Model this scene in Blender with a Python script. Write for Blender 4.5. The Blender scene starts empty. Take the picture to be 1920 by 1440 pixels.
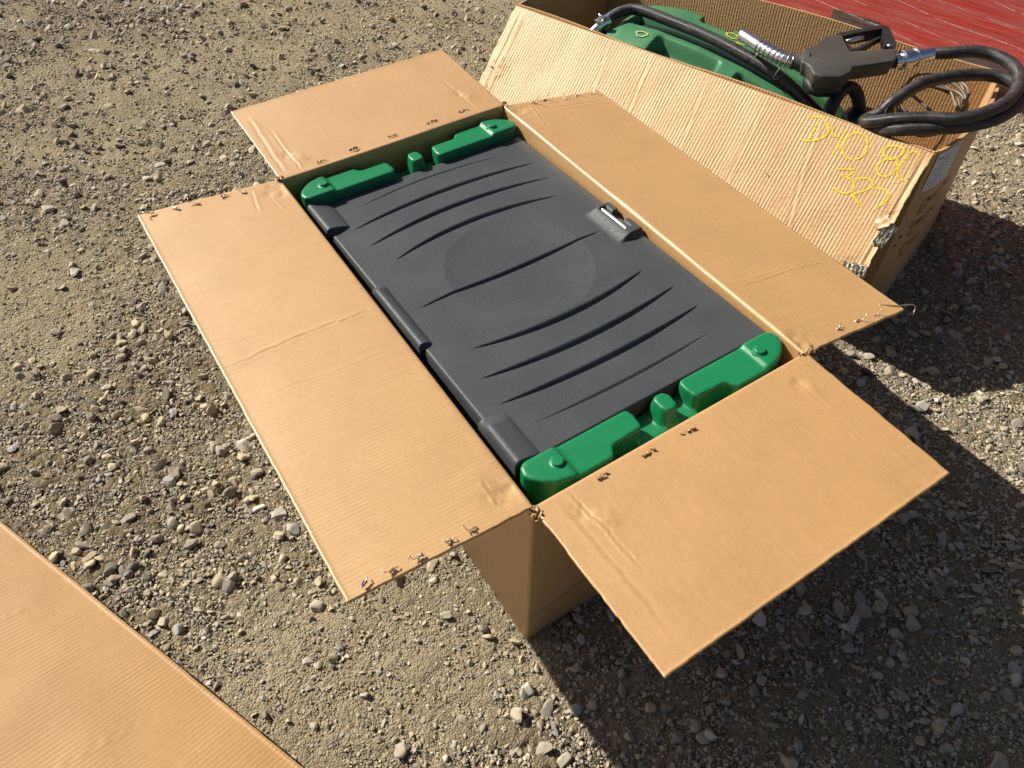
import bpy, bmesh, math, random
import numpy as np
from mathutils import Vector, Matrix
rng = np.random.default_rng(7); random.seed(7)
SC = bpy.context.scene
COL = SC.collection

# ------------------------------------------------------------------ camera, light, exposure
cam_d = bpy.data.cameras.new('camera'); cam = bpy.data.objects.new('camera', cam_d); COL.objects.link(cam)
cam.location = (-0.4043, -0.5429, 1.6462)
cam.rotation_euler = (math.radians(40.4705), math.radians(-.3349), math.radians(-33.1164))
cam_d.sensor_width = 36; cam_d.lens = 1443 / 1920 * 36; cam_d.clip_start = .02; cam_d.clip_end = 500
SC.camera = cam
SUN = Vector((-.58, 1.05, 1.0)).normalized()          # towards the sun
el = math.asin(SUN.z); az = math.atan2(SUN.x, SUN.y)
w = bpy.data.worlds.new('World'); SC.world = w; w.use_nodes = True
nt = w.node_tree; bg = nt.nodes['Background']; sky = nt.nodes.new('ShaderNodeTexSky')
sky.sky_type = 'NISHITA'; sky.sun_disc = False; sky.sun_elevation = el; sky.sun_rotation = az; sky.air_density = .75; sky.dust_density = 2.5; sky.ozone_density = .6
nt.links.new(sky.outputs[0], bg.inputs[0]); bg.inputs[1].default_value = .05
sl = bpy.data.lights.new('sun', 'SUN'); sl.energy = 5.0; sl.angle = math.radians(.5); sl.color = (1, .95, .86)
so = bpy.data.objects.new('sun', sl); COL.objects.link(so); so.rotation_euler = SUN.to_track_quat('Z', 'Y').to_euler()
SC.view_settings.view_transform = 'Standard'; SC.view_settings.look = 'None'; SC.view_settings.exposure = .55
SC.view_settings.gamma = 1

# ------------------------------------------------------------------ helpers
def link(o, parent=None):
    COL.objects.link(o)
    if parent is not None: o.parent = parent
    return o
def tag(o, label=None, cat=None, group=None, kind=None):
    if label: o['label'] = label
    if cat: o['category'] = cat
    if group: o['group'] = group
    if kind: o['kind'] = kind
    return o
def empty(name, loc=(0, 0, 0), rot=(0, 0, 0), label=None, cat=None, group=None):
    o = bpy.data.objects.new(name, None); o.empty_display_size = .1; link(o)
    o.location = loc; o.rotation_euler = rot
    return tag(o, label, cat, group)
def mesh_obj(name, v, f, mat, parent=None, smooth=True, uv=None):
    """v (n,3); f list of faces or an (m,k) array; uv per vertex (n,2)"""
    me = bpy.data.meshes.new(name); v = np.asarray(v, float)
    if isinstance(f, np.ndarray):
        m, k = f.shape
        me.vertices.add(len(v)); me.vertices.foreach_set('co', v.astype(np.float32).ravel())
        me.loops.add(m * k); me.loops.foreach_set('vertex_index', f.astype(np.int32).ravel())
        me.polygons.add(m); me.polygons.foreach_set('loop_start', np.arange(0, m * k, k, dtype=np.int32))
        me.update(calc_edges=True); me.validate()
    else:
        me.from_pydata([tuple(p) for p in v], [], [tuple(int(i) for i in q) for q in f])
    if uv is not None:
        li = np.empty(len(me.loops), np.int32); me.loops.foreach_get('vertex_index', li)
        l = me.uv_layers.new(name='UVMap'); l.data.foreach_set('uv', np.asarray(uv, np.float32)[li].ravel())
    if smooth: me.polygons.foreach_set('use_smooth', np.ones(len(me.polygons), bool))
    me.materials.append(mat)
    return link(bpy.data.objects.new(name, me), parent)
def gridf(nu, nv, flip=False):
    i = np.arange((nu - 1) * (nv - 1)); a = i // (nv - 1) * nv + i % (nv - 1)
    f = np.stack([a, a + nv, a + nv + 1, a + 1], 1)
    return f[:, ::-1].copy() if flip else f
def solid(o, t, off=-1):
    m = o.modifiers.new('thickness', 'SOLIDIFY'); m.thickness = t; m.offset = off; return o
def bevel(o, wd, seg=3, ang=35):
    m = o.modifiers.new('bevel', 'BEVEL'); m.width = wd; m.segments = seg; m.limit_method = 'ANGLE'; m.angle_limit = math.radians(ang)
    return o
def sharp(o, deg=40):
    bm = bmesh.new(); bm.from_mesh(o.data)
    for e in bm.edges:
        if len(e.link_faces) == 2 and e.calc_face_angle(0) > math.radians(deg): e.smooth = False
    bm.to_mesh(o.data); bm.free(); return o
def hash2(ix, iy, seed):
    n = (ix.astype(np.int64) * 374761393 + iy.astype(np.int64) * 668265263 + seed * 144269504) & 0x7fffffff
    n = ((n ^ (n >> 13)) * 1274126177) & 0x7fffffff
    n = (n ^ (n >> 16)) & 0xffff
    return n / 65535.0
def vnoise(x, y, seed=0):
    ix = np.floor(x); iy = np.floor(y); fx = x - ix; fy = y - iy
    fx = fx * fx * fx * (fx * (fx * 6 - 15) + 10); fy = fy * fy * fy * (fy * (fy * 6 - 15) + 10)
    a = hash2(ix, iy, seed); b = hash2(ix + 1, iy, seed); c = hash2(ix, iy + 1, seed); d = hash2(ix + 1, iy + 1, seed)
    return (a * (1 - fx) + b * fx) * (1 - fy) + (c * (1 - fx) + d * fx) * fy - .5
def fbm(x, y, sc, oct=4, seed=0, gain=.5):
    r = 0; a = 1
    for k in range(oct):
        r = r + a * vnoise(x * sc + 17.3 * k, y * sc - 9.1 * k, seed + k); sc *= 2.03; a *= gain
    return r
def smooth(pts, n=8):
    """Catmull-Rom through points"""
    p = np.asarray(pts, float); p = np.vstack([2 * p[0] - p[1], p, 2 * p[-1] - p[-2]]); out = []
    for i in range(1, len(p) - 2):
        for t in np.linspace(0, 1, n, endpoint=False):
            out.append(.5 * (2 * p[i] + (p[i + 1] - p[i - 1]) * t + (2 * p[i - 1] - 5 * p[i] + 4 * p[i + 1] - p[i + 2]) * t * t
                             + (3 * p[i] - 3 * p[i + 1] + p[i + 2] - p[i - 1]) * t ** 3))
    return np.array(out + [p[-2]])
def tube(path, rad, seg=12, cap=True):
    """parallel transport tube -> verts, faces; rad scalar or per point"""
    p = np.asarray(path, float); n = len(p); rad = np.broadcast_to(rad, n)
    t = np.gradient(p, axis=0); t /= np.linalg.norm(t, axis=1)[:, None] + 1e-12
    a = np.array([0, 0, 1.]) if abs(t[0][2]) < .9 else np.array([1., 0, 0])
    V = []
    for i in range(n):
        a = a - t[i] * a.dot(t[i]); a /= np.linalg.norm(a); b = np.cross(t[i], a)
        for k in range(seg):
            q = 2 * math.pi * k / seg; V.append(p[i] + rad[i] * (math.cos(q) * a + math.sin(q) * b))
    F = []
    for i in range(n - 1):
        for k in range(seg):
            k2 = (k + 1) % seg; F.append((i * seg + k, i * seg + k2, (i + 1) * seg + k2, (i + 1) * seg + k))
    if cap: F.append(tuple(range(seg))[::-1]); F.append(tuple((n - 1) * seg + k for k in range(seg)))
    return np.array(V), F
def tube_uv(path, n, seg):
    l = np.concatenate([[0], np.cumsum(np.linalg.norm(np.diff(np.asarray(path, float), axis=0), axis=1))])
    return np.array([(l[i], k / seg) for i in range(n) for k in range(seg)])
def join(parts):
    V = []; F = []; o = 0
    for v, f in parts:
        V.append(np.asarray(v)); F += [tuple(i + o for i in q) for q in f]; o += len(v)
    return np.vstack(V), F
def prism(poly, z0, z1):
    """closed prism of a plan polygon"""
    n = len(poly); A = 0
    for i in range(n): A += poly[i][0] * poly[(i + 1) % n][1] - poly[(i + 1) % n][0] * poly[i][1]
    if A < 0: poly = poly[::-1]
    V = [(x, y, z0) for x, y in poly] + [(x, y, z1) for x, y in poly]
    F = [tuple(range(n))[::-1], tuple(range(n, 2 * n))] + [(i, (i + 1) % n, n + (i + 1) % n, n + i) for i in range(n)]
    return np.array(V), F
def boxm(x0, x1, y0, y1, z0, z1): return prism([(x0, y0), (x1, y0), (x1, y1), (x0, y1)], z0, z1)
def seg_dist(x, y, poly):
    """distance, signed side and parameter to a polyline"""
    D = np.full(x.shape, 1e9); S = np.zeros(x.shape); T = np.zeros(x.shape); m = len(poly) - 1
    for i in range(m):
        ax, ay = poly[i]; bx, by = poly[i + 1]; dx, dy = bx - ax, by - ay; l2 = dx * dx + dy * dy + 1e-12
        t = np.clip(((x - ax) * dx + (y - ay) * dy) / l2, 0, 1); px = x - ax - t * dx; py = y - ay - t * dy
        d = np.hypot(px, py); s = np.sign(dx * py - dy * px); k = d < D
        D = np.where(k, d, D); S = np.where(k, s, S); T = np.where(k, (i + t) / m, T)
    return D, S, T

# ------------------------------------------------------------------ materials
class N:
    """small node-graph helper"""
    def __init__(s, name):
        s.m = bpy.data.materials.new(name); s.m.use_nodes = True; s.t = s.m.node_tree; s.b = s.t.nodes['Principled BSDF']
    def n(s, typ, **k):
        o = s.t.nodes.new('ShaderNode' + typ)
        for a, b in k.items(): setattr(o, a, b)
        return o
    def l(s, a, b): s.t.links.new(a, b)
    def val(s, x, sock):
        if isinstance(x, (int, float)): sock.default_value = x
        elif isinstance(x, tuple): sock.default_value = x if len(x) == len(sock.default_value) else x + (1,)
        else: s.l(x, sock)
    def math(s, op, a, b=0, clamp=False):
        o = s.n('Math', operation=op, use_clamp=clamp); s.val(a, o.inputs[0]); s.val(b, o.inputs[1]); return o.outputs[0]
    def noise(s, vec, scale, detail=3, rough=.55, dist=0):
        o = s.n('TexNoise'); s.l(vec, o.inputs['Vector']); o.inputs['Scale'].default_value = scale
        o.inputs['Detail'].default_value = detail; o.inputs['Roughness'].default_value = rough; o.inputs['Distortion'].default_value = dist
        return o.outputs['Fac']
    def mapping(s, vec, scale, rot=(0, 0, 0)):
        o = s.n('Mapping'); s.l(vec, o.inputs[0]); o.inputs['Scale'].default_value = scale; o.inputs['Rotation'].default_value = rot; return o.outputs[0]
    def mix(s, f, a, b, mode='MIX'):
        o = s.n('Mix', data_type='RGBA', blend_type=mode); s.val(f, o.inputs['Factor']); s.val(a, o.inputs[6]); s.val(b, o.inputs[7]); return o.outputs[2]
    def ramp(s, f, stops):
        o = s.n('ValToRGB'); e = o.color_ramp.elements
        while len(e) < len(stops): e.new(.5)
        for q, (p, c) in zip(e, stops): q.position = p; q.color = c if len(c) == 4 else c + (1,)
        s.l(f, o.inputs[0]); return o.outputs[0]
    def rng(s, f, a, b, c, d):
        o = s.n('MapRange'); s.l(f, o.inputs[0])
        for i, x in enumerate((a, b, c, d)): o.inputs[1 + i].default_value = x
        return o.outputs[0]
    def bump(s, h, dist, strength=1, prev=None):
        o = s.n('Bump'); o.inputs['Strength'].default_value = strength; o.inputs['Distance'].default_value = dist; s.l(h, o.inputs['Height'])
        if prev: s.l(prev, o.inputs['Normal'])
        return o.outputs[0]
    def done(s, color=None, rough=None, normal=None, **k):
        if color is not None: s.val(color, s.b.inputs['Base Color'])
        if rough is not None: s.val(rough, s.b.inputs['Roughness'])
        if normal is not None: s.l(normal, s.b.inputs['Normal'])
        for a, b in k.items(): s.val(b, s.b.inputs[a.replace('_', ' ')])
        return s.m

def cardboard(name, base=(.485, .280, .114), flute=.25, pitch=.0075, tint=.05, rough=.54, washboard=0., along_v=False, spec=.95):
    g = N(name); uvn = g.n('UVMap'); uv = uvn.outputs[0]; sx = g.n('SeparateXYZ'); g.l(uv, sx.inputs[0])
    u, v = sx.outputs[0], sx.outputs[1]
    if along_v: u, v = v, u
    cb = g.n('CombineXYZ'); g.l(u, cb.inputs[0]); g.l(v, cb.inputs[1]); vec = cb.outputs[0]
    wob = g.noise(g.mapping(vec, (1, .6, 1)), 14, 2)
    ph = g.math('ADD', u, g.math('MULTIPLY', g.math('SUBTRACT', wob, .5), .0035))
    wave = g.math('SINE', g.math('MULTIPLY', ph, 2 * math.pi / pitch))
    amp = g.rng(g.noise(vec, 9, 3), .35, .65, .15, 1.0)                      # flutes show in patches
    wv = g.math('MULTIPLY', wave, amp)
    fib = g.noise(g.mapping(vec, (1, .16, 1)), 900, 3, .6)                   # fibres
    fib2 = g.noise(g.mapping(vec, (.2, 1, 1)), 620, 2, .6)
    blot = g.noise(vec, 5, 4, .6); fine = g.noise(vec, 70, 4, .65)
    streak = g.noise(g.mapping(vec, (1, .03, 1)), 160, 3, .6)
    sh = g.math('ADD', g.math('MULTIPLY', g.math('SUBTRACT', fib, .5), .5), g.math('MULTIPLY', g.math('SUBTRACT', fib2, .5), .22))
    sh = g.math('ADD', sh, g.math('MULTIPLY', g.math('SUBTRACT', blot, .5), .30))
    sh = g.math('ADD', sh, g.math('MULTIPLY', g.math('SUBTRACT', fine, .5), .26))
    sh = g.math('ADD', sh, g.math('MULTIPLY', g.math('SUBTRACT', streak, .5), .22))
    sh = g.math('ADD', sh, g.math('MULTIPLY', wv, tint))
    col = g.mix(1.0, base, g.n('CombineColor').outputs[0], 'MULTIPLY')
    cc = g.t.nodes[-1] if False else None
    k = g.math('ADD', sh, 1.0)
    comb = g.n('CombineXYZ'); g.l(k, comb.inputs[0]); g.l(k, comb.inputs[1]); g.l(g.math('ADD', g.math('MULTIPLY', sh, 1.15), 1.0), comb.inputs[2])
    col = g.mix(1.0, base, comb.outputs[0], 'MULTIPLY')
    smu = g.rng(g.noise(vec, 13, 5, .7, .6), .60, .78, 0, .22)
    col = g.mix(smu, col, (base[0] * .55, base[1] * .52, base[2] * .5))
    scr = g.rng(g.noise(g.mapping(vec, (1, .06, 1), (0, 0, .6)), 75, 2, .5), .70, .76, 0, .16)
    col = g.mix(scr, col, (base[0] * 1.25, base[1] * 1.3, base[2] * 1.4))
    h = g.math('ADD', g.math('MULTIPLY', wv, flute), g.math('MULTIPLY', fib, .35))
    nb = g.bump(h, .0006, .55)
    if washboard > 0:
        wob2 = g.noise(g.mapping(vec, (1, .35, 1)), 26, 3)
        p2 = g.math('ADD', u, g.math('MULTIPLY', g.math('SUBTRACT', wob2, .5), .0095))
        w2 = g.math('SINE', g.math('MULTIPLY', p2, 2 * math.pi / .0098))
        w2 = g.math('MULTIPLY', w2, g.rng(g.noise(g.mapping(vec, (1, .3, 1)), 16, 3), .3, .7, .3, 1.2))
        cross = g.noise(g.mapping(vec, (.55, 1, 1)), 120, 4, .65)              # little crinkles across the flutes
        hh = g.math('ADD', g.math('MULTIPLY', w2, .5), g.math('MULTIPLY', cross, 2.1))
        nb = g.bump(hh, .0015 * washboard, .6, nb)
    # the sheen of kraft paper
    return g.done(col, rough, nb, Specular_IOR_Level=spec, Specular_Tint=(1., .86, .66, 1), Coat_Weight=.12 if washboard else .75, Coat_Roughness=.5, Coat_IOR=1.85, Coat_Tint=(1., .97, .86, 1))

M = {}
M['card'] = cardboard('kraft_liner')
M['card_plain'] = cardboard('kraft_liner_plain', base=(.46, .258, .102), flute=.06, tint=.012)
M['card_wall'] = cardboard('kraft_outer_wall', base=(.43, .255, .105), flute=.12, tint=.03)
M['card_edge'] = cardboard('kraft_foreground', base=(.46, .262, .106), flute=.5, pitch=.0098, tint=.06)
M['card_wash'] = cardboard('washboarded_kraft', base=(.49, .295, .135), flute=.2, washboard=1.0, tint=.03)

def plastic(name, base, rough=.45, grain=.5, scale=900, spec=.4, dust=0, dustc=(.4, .36, .28)):
    g = N(name); tc = g.n('TexCoord').outputs['Object']
    f = g.noise(tc, scale, 2, .6); low = g.noise(tc, 7, 4); mid = g.noise(tc, 120, 3)
    k = g.math('ADD', g.math('ADD', g.math('MULTIPLY', g.math('SUBTRACT', low, .5), .22), g.math('MULTIPLY', g.math('SUBTRACT', f, .5), .5)), 1)
    c = g.n('CombineXYZ'); [g.l(k, c.inputs[i]) for i in range(3)]
    col = g.mix(1.0, base, c.outputs[0], 'MULTIPLY')
    if dust:
        d = g.rng(g.noise(tc, 340, 4, .75), .58, .75, 0, dust); col = g.mix(d, col, dustc)
        d2 = g.rng(low, .4, .75, 0, dust * .35); col = g.mix(d2, col, dustc)
    r = g.rng(mid, .3, .7, rough - .05, rough + .08)
    return g.done(col, r, g.bump(f, .0005, grain), Specular_IOR_Level=spec)
M['lid'] = plastic('charcoal_moulded_plastic', (.049, .054, .0575), .48, 1.0, 380, .32, .16, (.25, .23, .2))
M['green'] = plastic('green_moulded_plastic', (.005, .17, .060), .36, .6, 800, .5, .04, (.3, .4, .3))
M['green2'] = plastic('dusty_green_plastic', (.04, .175, .07), .45, .6, 500, .45, .28, (.30, .40, .24))
M['rubber'] = plastic('black_rubber', (.016, .015, .0155), .45, .5, 700, .4, .15, (.12, .1, .085))
M['blackp'] = plastic('black_plastic', (.012, .0125, .014), .35, .3, 600, .5, .1, (.1, .1, .1))
M['nozzle'] = plastic('nozzle_casting', (.045, .043, .037), .5, .8, 500, .4, .5, (.19, .175, .135))
M['guard'] = plastic('guard_black_and_belly_shade', (.018, .018, .019), .45, .4, 700, .4, .2, (.1, .1, .09))  # black of guard and trigger; on the nozzle belly it stands for shadow
def metal(name, col, rough):
    g = N(name); tc = g.n('TexCoord').outputs['Object']; f = g.noise(tc, 300, 3)
    return g.done(col, g.rng(f, .3, .7, rough - .06, rough + .12), g.bump(f, .0003, .3), Metallic=1.0)
M['chrome'] = metal('zinc_plated_steel', (.78, .79, .8), .2)
M['pin'] = metal('dull_zinc_pin', (.55, .56, .58), .38)
M['wire'] = metal('staple_wire', (.8, .68, .56), .32)
M['wirel'] = metal('tie_wire', (.55, .54, .5), .35)
def simple(name, col, rough=.6, **k): return N(name).done(col, rough, **k)
M['torn'] = cardboard('torn_paper', base=(.36, .22, .10), flute=.1, tint=.02, rough=.8)
M['tornd'] = cardboard('torn_paper_dark', base=(.24, .15, .08), flute=.1, tint=.02, rough=.85)
M['slit'] = cardboard('torn_slit', base=(.09, .058, .032), flute=.1, tint=.02, rough=.9, spec=.1)
M['torng'] = cardboard('exposed_grey_flutes', base=(.42, .41, .38), flute=.1, tint=.02, rough=.6)
g = N('yellow_crayon'); tc = g.n('TexCoord').outputs['Object']
g.t.nodes.remove(g.t.nodes['Principled BSDF']); g.b = g.n('BsdfPrincipled'); g.done((.78, .57, .025), .7)
tr = g.n('BsdfTransparent'); mx = g.n('MixShader'); g.l(g.rng(g.noise(tc, 260, 3, .7), .40, .5, 0, 1), mx.inputs[0])
g.l(tr.outputs[0], mx.inputs[1]); g.l(g.b.outputs[0], mx.inputs[2]); g.l(mx.outputs[0], g.t.nodes['Material Output'].inputs[0]); M['crayon'] = g.m
M['ink'] = simple('black_ink', (.035, .028, .022), .7)
M['inkg'] = simple('faded_grey_ink', (.16, .16, .17), .7)
M['paper'] = simple('white_label_paper', (.62, .63, .66), .5)
M['blue'] = plastic('navy_plastic', (.012, .02, .05), .35, .2, 500)
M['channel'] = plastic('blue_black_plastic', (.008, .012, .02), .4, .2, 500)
g = N('brown_cable_jacket'); M['cable'] = g.done((.14, .10, .06), .45)

# ------------------------------------------------------------------ frames of the place
L, W, H, FW = 1.09, .64, .5432, .3359              # open box: length (y), width (x), height, flap width
B2P = np.array([1.4743, .321, 0.]); B2U = np.array([-.3168, .9485, 0]); B2V = np.array([.9485, .3168, 0])
B2L, B2W, B2H = 1.375, .55, .53                     # box with the hose

# ------------------------------------------------------------------ ground
def gz(x, y):
    h = .016 * fbm(x, y, 1.3, 3, 3) + .008 * fbm(x, y, 6, 3, 11)
    k = np.clip((np.maximum(np.abs(x - .32) - .32, 0) ** 2 + np.maximum(np.abs(y - .545) - .545, 0) ** 2) ** .5 / .12, 0, 1)
    s = (x - B2P[0]) * B2U[0] + (y - B2P[1]) * B2U[1]; t = (x - B2P[0]) * B2V[0] + (y - B2P[1]) * B2V[1]
    k2 = np.clip((np.maximum(np.abs(s - .69) - .69, 0) ** 2 + np.maximum(np.abs(t - .275) - .275, 0) ** 2) ** .5 / .12, 0, 1)
    return (h - .004) * np.minimum(k, k2) - .002
def dirt(x, y):                                      # 0 bare packed sand .. 1 loose gravel
    m = fbm(x, y, 1.7, 3, 23) * 1.1 + .52 + .12 * fbm(x, y, 9, 2, 5)
    for bx, by, r in ((-.42, .28, .22), (-.2, .02, .16), (-.75, 1.75, .5), (-.2, 2.9, .55)):
        m = m - .55 * np.exp(-((x - bx) ** 2 + (y - by) ** 2) / (r * r))
    for bx, by, r in ((-.95, 1.0, .35), (-1.2, 2.2, .5), (-.5, 2.3, .22), (1.0, -.35, .3), (-.2, -.2, .14), (2.2, .1, .6)):
        m = m + .4 * np.exp(-((x - bx) ** 2 + (y - by) ** 2) / (r * r))
    return np.clip(m, 0, 1)
def axis(a, b, step, far):
    c = list(np.arange(a, b, step)); lo = []; p = a; d = step
    while p > -far: d *= 1.12; p -= d; lo.append(p)
    hi = []; p = c[-1]; d = step
    while p < far: d *= 1.12; p += d; hi.append(p)
    return np.array(lo[::-1] + c + hi)
gx = axis(-1.5, 2.5, .0048, 120); gy = axis(-.75, 2.2, .0048, 120)
X, Y = np.meshgrid(gx, gy, indexing='ij')
Z = gz(X, Y)
near = (np.abs(X) < 6) & (np.abs(Y) < 6)
rough_ = .009 * fbm(X, Y, 28, 3, 31, .6) + .0075 * fbm(X, Y, 80, 2, 37, .7)
# clods and pits
cl = fbm(X, Y, 17, 2, 53); rough_ += .010 * np.clip(cl - .22, 0, 1) - .012 * np.clip(-cl - .26, 0, 1)
Z = Z + np.where(near, rough_ * (.55 + .6 * dirt(X, Y)), 0)
g = N('gravel_yard_dirt'); tc = g.n('TexCoord').outputs['Object']
big = g.noise(tc, 1.6, 4, .6); mid = g.noise(tc, 11, 4, .6); fin = g.noise(tc, 130, 4, .7); gr = g.noise(tc, 420, 3, .7)
vo = g.n('TexVoronoi', feature='F1'); g.l(tc, vo.inputs['Vector']); vo.inputs['Scale'].default_value = 210
col = g.ramp(big, [(.3, (.33, .26, .155)), (.5, (.46, .37, .225)), (.7, (.58, .47, .29))])
loose = g.n('Attribute'); loose.attribute_name = 'loose'
col = g.mix(g.rng(mid, .35, .7, 0, .55), col, (.58, .48, .31))
col = g.mix(g.rng(loose.outputs['Fac'], .3, .95, 0, .6), col, (.235, .175, .10))
col = g.mix(g.rng(fin, .45, .75, 0, .5), col, (.17, .135, .09))
col = g.mix(g.rng(gr, .55, .75, 0, .5), col, (.62, .55, .41))
cell = g.n('SeparateColor'); g.l(vo.outputs['Color'], cell.inputs[0])
col = g.mix(g.rng(cell.outputs[0], .82, .9, 0, .55), col, (.30, .29, .27))
vo2 = g.n('TexVoronoi', feature='F1'); g.l(tc, vo2.inputs['Vector']); vo2.inputs['Scale'].default_value = 95; vo2.inputs['Randomness'].default_value = 1
h = g.math('ADD', g.math('MULTIPLY', fin, 1.1), g.math('MULTIPLY', gr, .6)); h = g.math('SUBTRACT', h, g.math('MULTIPLY', vo.outputs['Distance'], .7)); h = g.math('SUBTRACT', h, g.math('MULTIPLY', g.math('MULTIPLY', vo2.outputs['Distance'], g.rng(mid, .45, .6, 0, 1)), 1.2))
M['ground'] = g.done(col, .95, g.bump(h, .014, 1.0), Specular_IOR_Level=.1)
g2 = g
ground = mesh_obj('ground', np.stack([X, Y, Z], -1).reshape(-1, 3), gridf(len(gx), len(gy)), M['ground'])
tag(ground, kind='structure')
at = ground.data.attributes.new('loose', 'FLOAT', 'POINT'); at.data.foreach_set('value', dirt(X, Y).astype(np.float32).ravel())

# gravel: one mass of loose stones that nobody could count
def ico(sub):
    bm = bmesh.new(); bmesh.ops.create_icosphere(bm, subdivisions=sub, radius=1)
    v = np.array([q.co[:] for q in bm.verts]); f = np.array([[q.index for q in p.verts] for p in bm.faces]); bm.free(); return v, f
def stone_templates(sub, n, ang):
    v0, f = ico(sub); T = []
    for k in range(n):
        r = np.random.default_rng(100 * sub + k); v = v0.copy()
        for _ in range(int(ang * 12)):                                     # chop with random planes
            d = r.normal(size=3); d /= np.linalg.norm(d); c = r.uniform(.5, .9); q = v @ d
            v = v - np.outer(np.maximum(q - c, 0), d)
        for _ in range(4):
            d = r.normal(size=3) * 2.2; v = v * (1 + .07 * np.sin(v @ d + r.uniform(0, 6)))[:, None]
        v *= np.array([1, r.uniform(.62, .95), r.uniform(.42, .75)]); T.append(v)
    return T, f
CR = np.array(cam.matrix_basis.to_3x3()); CP = np.array(cam.location)
def in_view(p, mg):
    q = (p - CP) @ CR; u = 960 + 1443 * q[:, 0] / -q[:, 2]; v = 720 - 1443 * q[:, 1] / -q[:, 2]
    return (q[:, 2] < 0) & (u > -mg) & (u < 1920 + mg) & (v > -mg) & (v < 1440 + mg), -q[:, 2]
def scatter(density, smin, smax, power, mg, dscale):
    x0, x1, y0, y1 = -2.6, 4.6, -1.1, 4.6; n = int(density * (x1 - x0) * (y1 - y0))
    x = rng.uniform(x0, x1, n); y = rng.uniform(y0, y1, n)
    ok, dep = in_view(np.stack([x, y, x * 0], 1), mg)
    ok &= rng.uniform(size=n) < np.clip(dirt(x, y) * 1.25 + (.34 if smax < .005 else .08), 0, 1)
    ok &= rng.uniform(size=n) < np.clip((dscale / dep) ** 2, 0, 1)
    in1 = (x > .006) & (x < .634) & (y > .006) & (y < 1.084)
    s = (x - B2P[0]) * B2U[0] + (y - B2P[1]) * B2U[1]; t = (x - B2P[0]) * B2V[0] + (y - B2P[1]) * B2V[1]
    ok &= ~in1 & ~((s > -.01) & (s < 1.36) & (t > .01) & (t < .53))
    x, y = x[ok], y[ok]; sz = smin * (smax / smin) ** (rng.uniform(size=len(x)) ** power)
    return x, y, sz
SV = []; SF = []; off = 0
for dens, smin, smax, pw, sub, ang, mg, ds in ((1100, .0065, .0215, 2.2, 3, 1.3, 260, 9), (6200, .0038, .0078, 1.4, 2, 1.2, 180, 2.9), (48000, .0013, .0042, 1.8, 1, .5, 60, 1.9)):
    T, F = stone_templates(sub, 14, ang); x, y, sz = scatter(dens, smin, smax, pw, mg, ds); n = len(x)
    ti = rng.integers(0, 14, n); th = rng.uniform(0, 2 * math.pi, n); a = rng.normal(0, .3, n); b = rng.normal(0, .3, n)
    ct, st_ = np.cos(th), np.sin(th); z = gz(x, y) + sz * rng.uniform(.08, .5, n)
    for k in range(14):
        i = np.where(ti == k)[0]
        if not len(i): continue
        v = T[k][None] * sz[i, None, None] * (1 + rng.normal(0, .12, (len(i), 1, 3)))
        vx = v[..., 0] * ct[i, None] - v[..., 1] * st_[i, None]; vy = v[..., 0] * st_[i, None] + v[..., 1] * ct[i, None]
        vz = v[..., 2] + vx * a[i, None] + vy * b[i, None]
        SV.append(np.stack([vx + x[i, None], vy + y[i, None], vz + z[i, None]], -1).reshape(-1, 3))
        SF.append((F[None] + (np.arange(len(i)) * len(T[k]))[:, None, None]).reshape(-1, 3) + off); off += len(i) * len(T[k])
g = N('gravel_stones'); ge = g.n('NewGeometry'); tc = g.n('TexCoord').outputs['Object']; ri = ge.outputs['Random Per Island']
c = g.ramp(ri, [(0, (.10, .098, .092)), (.12, (.22, .205, .17)), (.3, (.37, .325, .245)), (.5, (.42, .355, .235)), (.72, (.50, .42, .28)), (.86, (.29, .285, .27)), (.95, (.62, .57, .47)), (1, (.36, .27, .18))])
sp = g.noise(tc, 300, 4, .7); c = g.mix(g.rng(sp, .4, .7, 0, .45), c, (.42, .34, .215)); lo = g.noise(tc, 60, 3)
c = g.mix(g.rng(lo, .45, .7, 0, .35), c, (.16, .15, .135))
M['stone'] = g.done(c, .85, g.bump(sp, .0015, .6), Specular_IOR_Level=.2)
gravel = mesh_obj('gravel', np.vstack(SV), np.vstack(SF), M['stone']); tag(gravel, kind='stuff'); gravel.data.polygons.foreach_set('use_smooth', np.zeros(len(gravel.data.polygons), bool))

# dry straws lying in the gravel
parts = []
for k in range(60):
    x, y = rng.uniform(-1.2, 1.6), rng.uniform(-.5, 2.0)
    if 0 < x < .64 and 0 < y < 1.09: continue
    th = rng.uniform(0, 6.28); l = rng.uniform(.012, .035); zz = float(gz(np.array(x), np.array(y))) + .004
    p = smooth([(x, y, zz), (x + l * math.cos(th), y + l * math.sin(th), zz + .004), (x + 2 * l * math.cos(th + .3), y + 2 * l * math.sin(th + .3), zz + .001)], 3)
    parts.append(tube(p, .0006, 4))
v, f = join(parts); straw = mesh_obj('dry_straw', v, f, simple('straw', (.38, .3, .17), .7)); tag(straw, kind='stuff')

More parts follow.
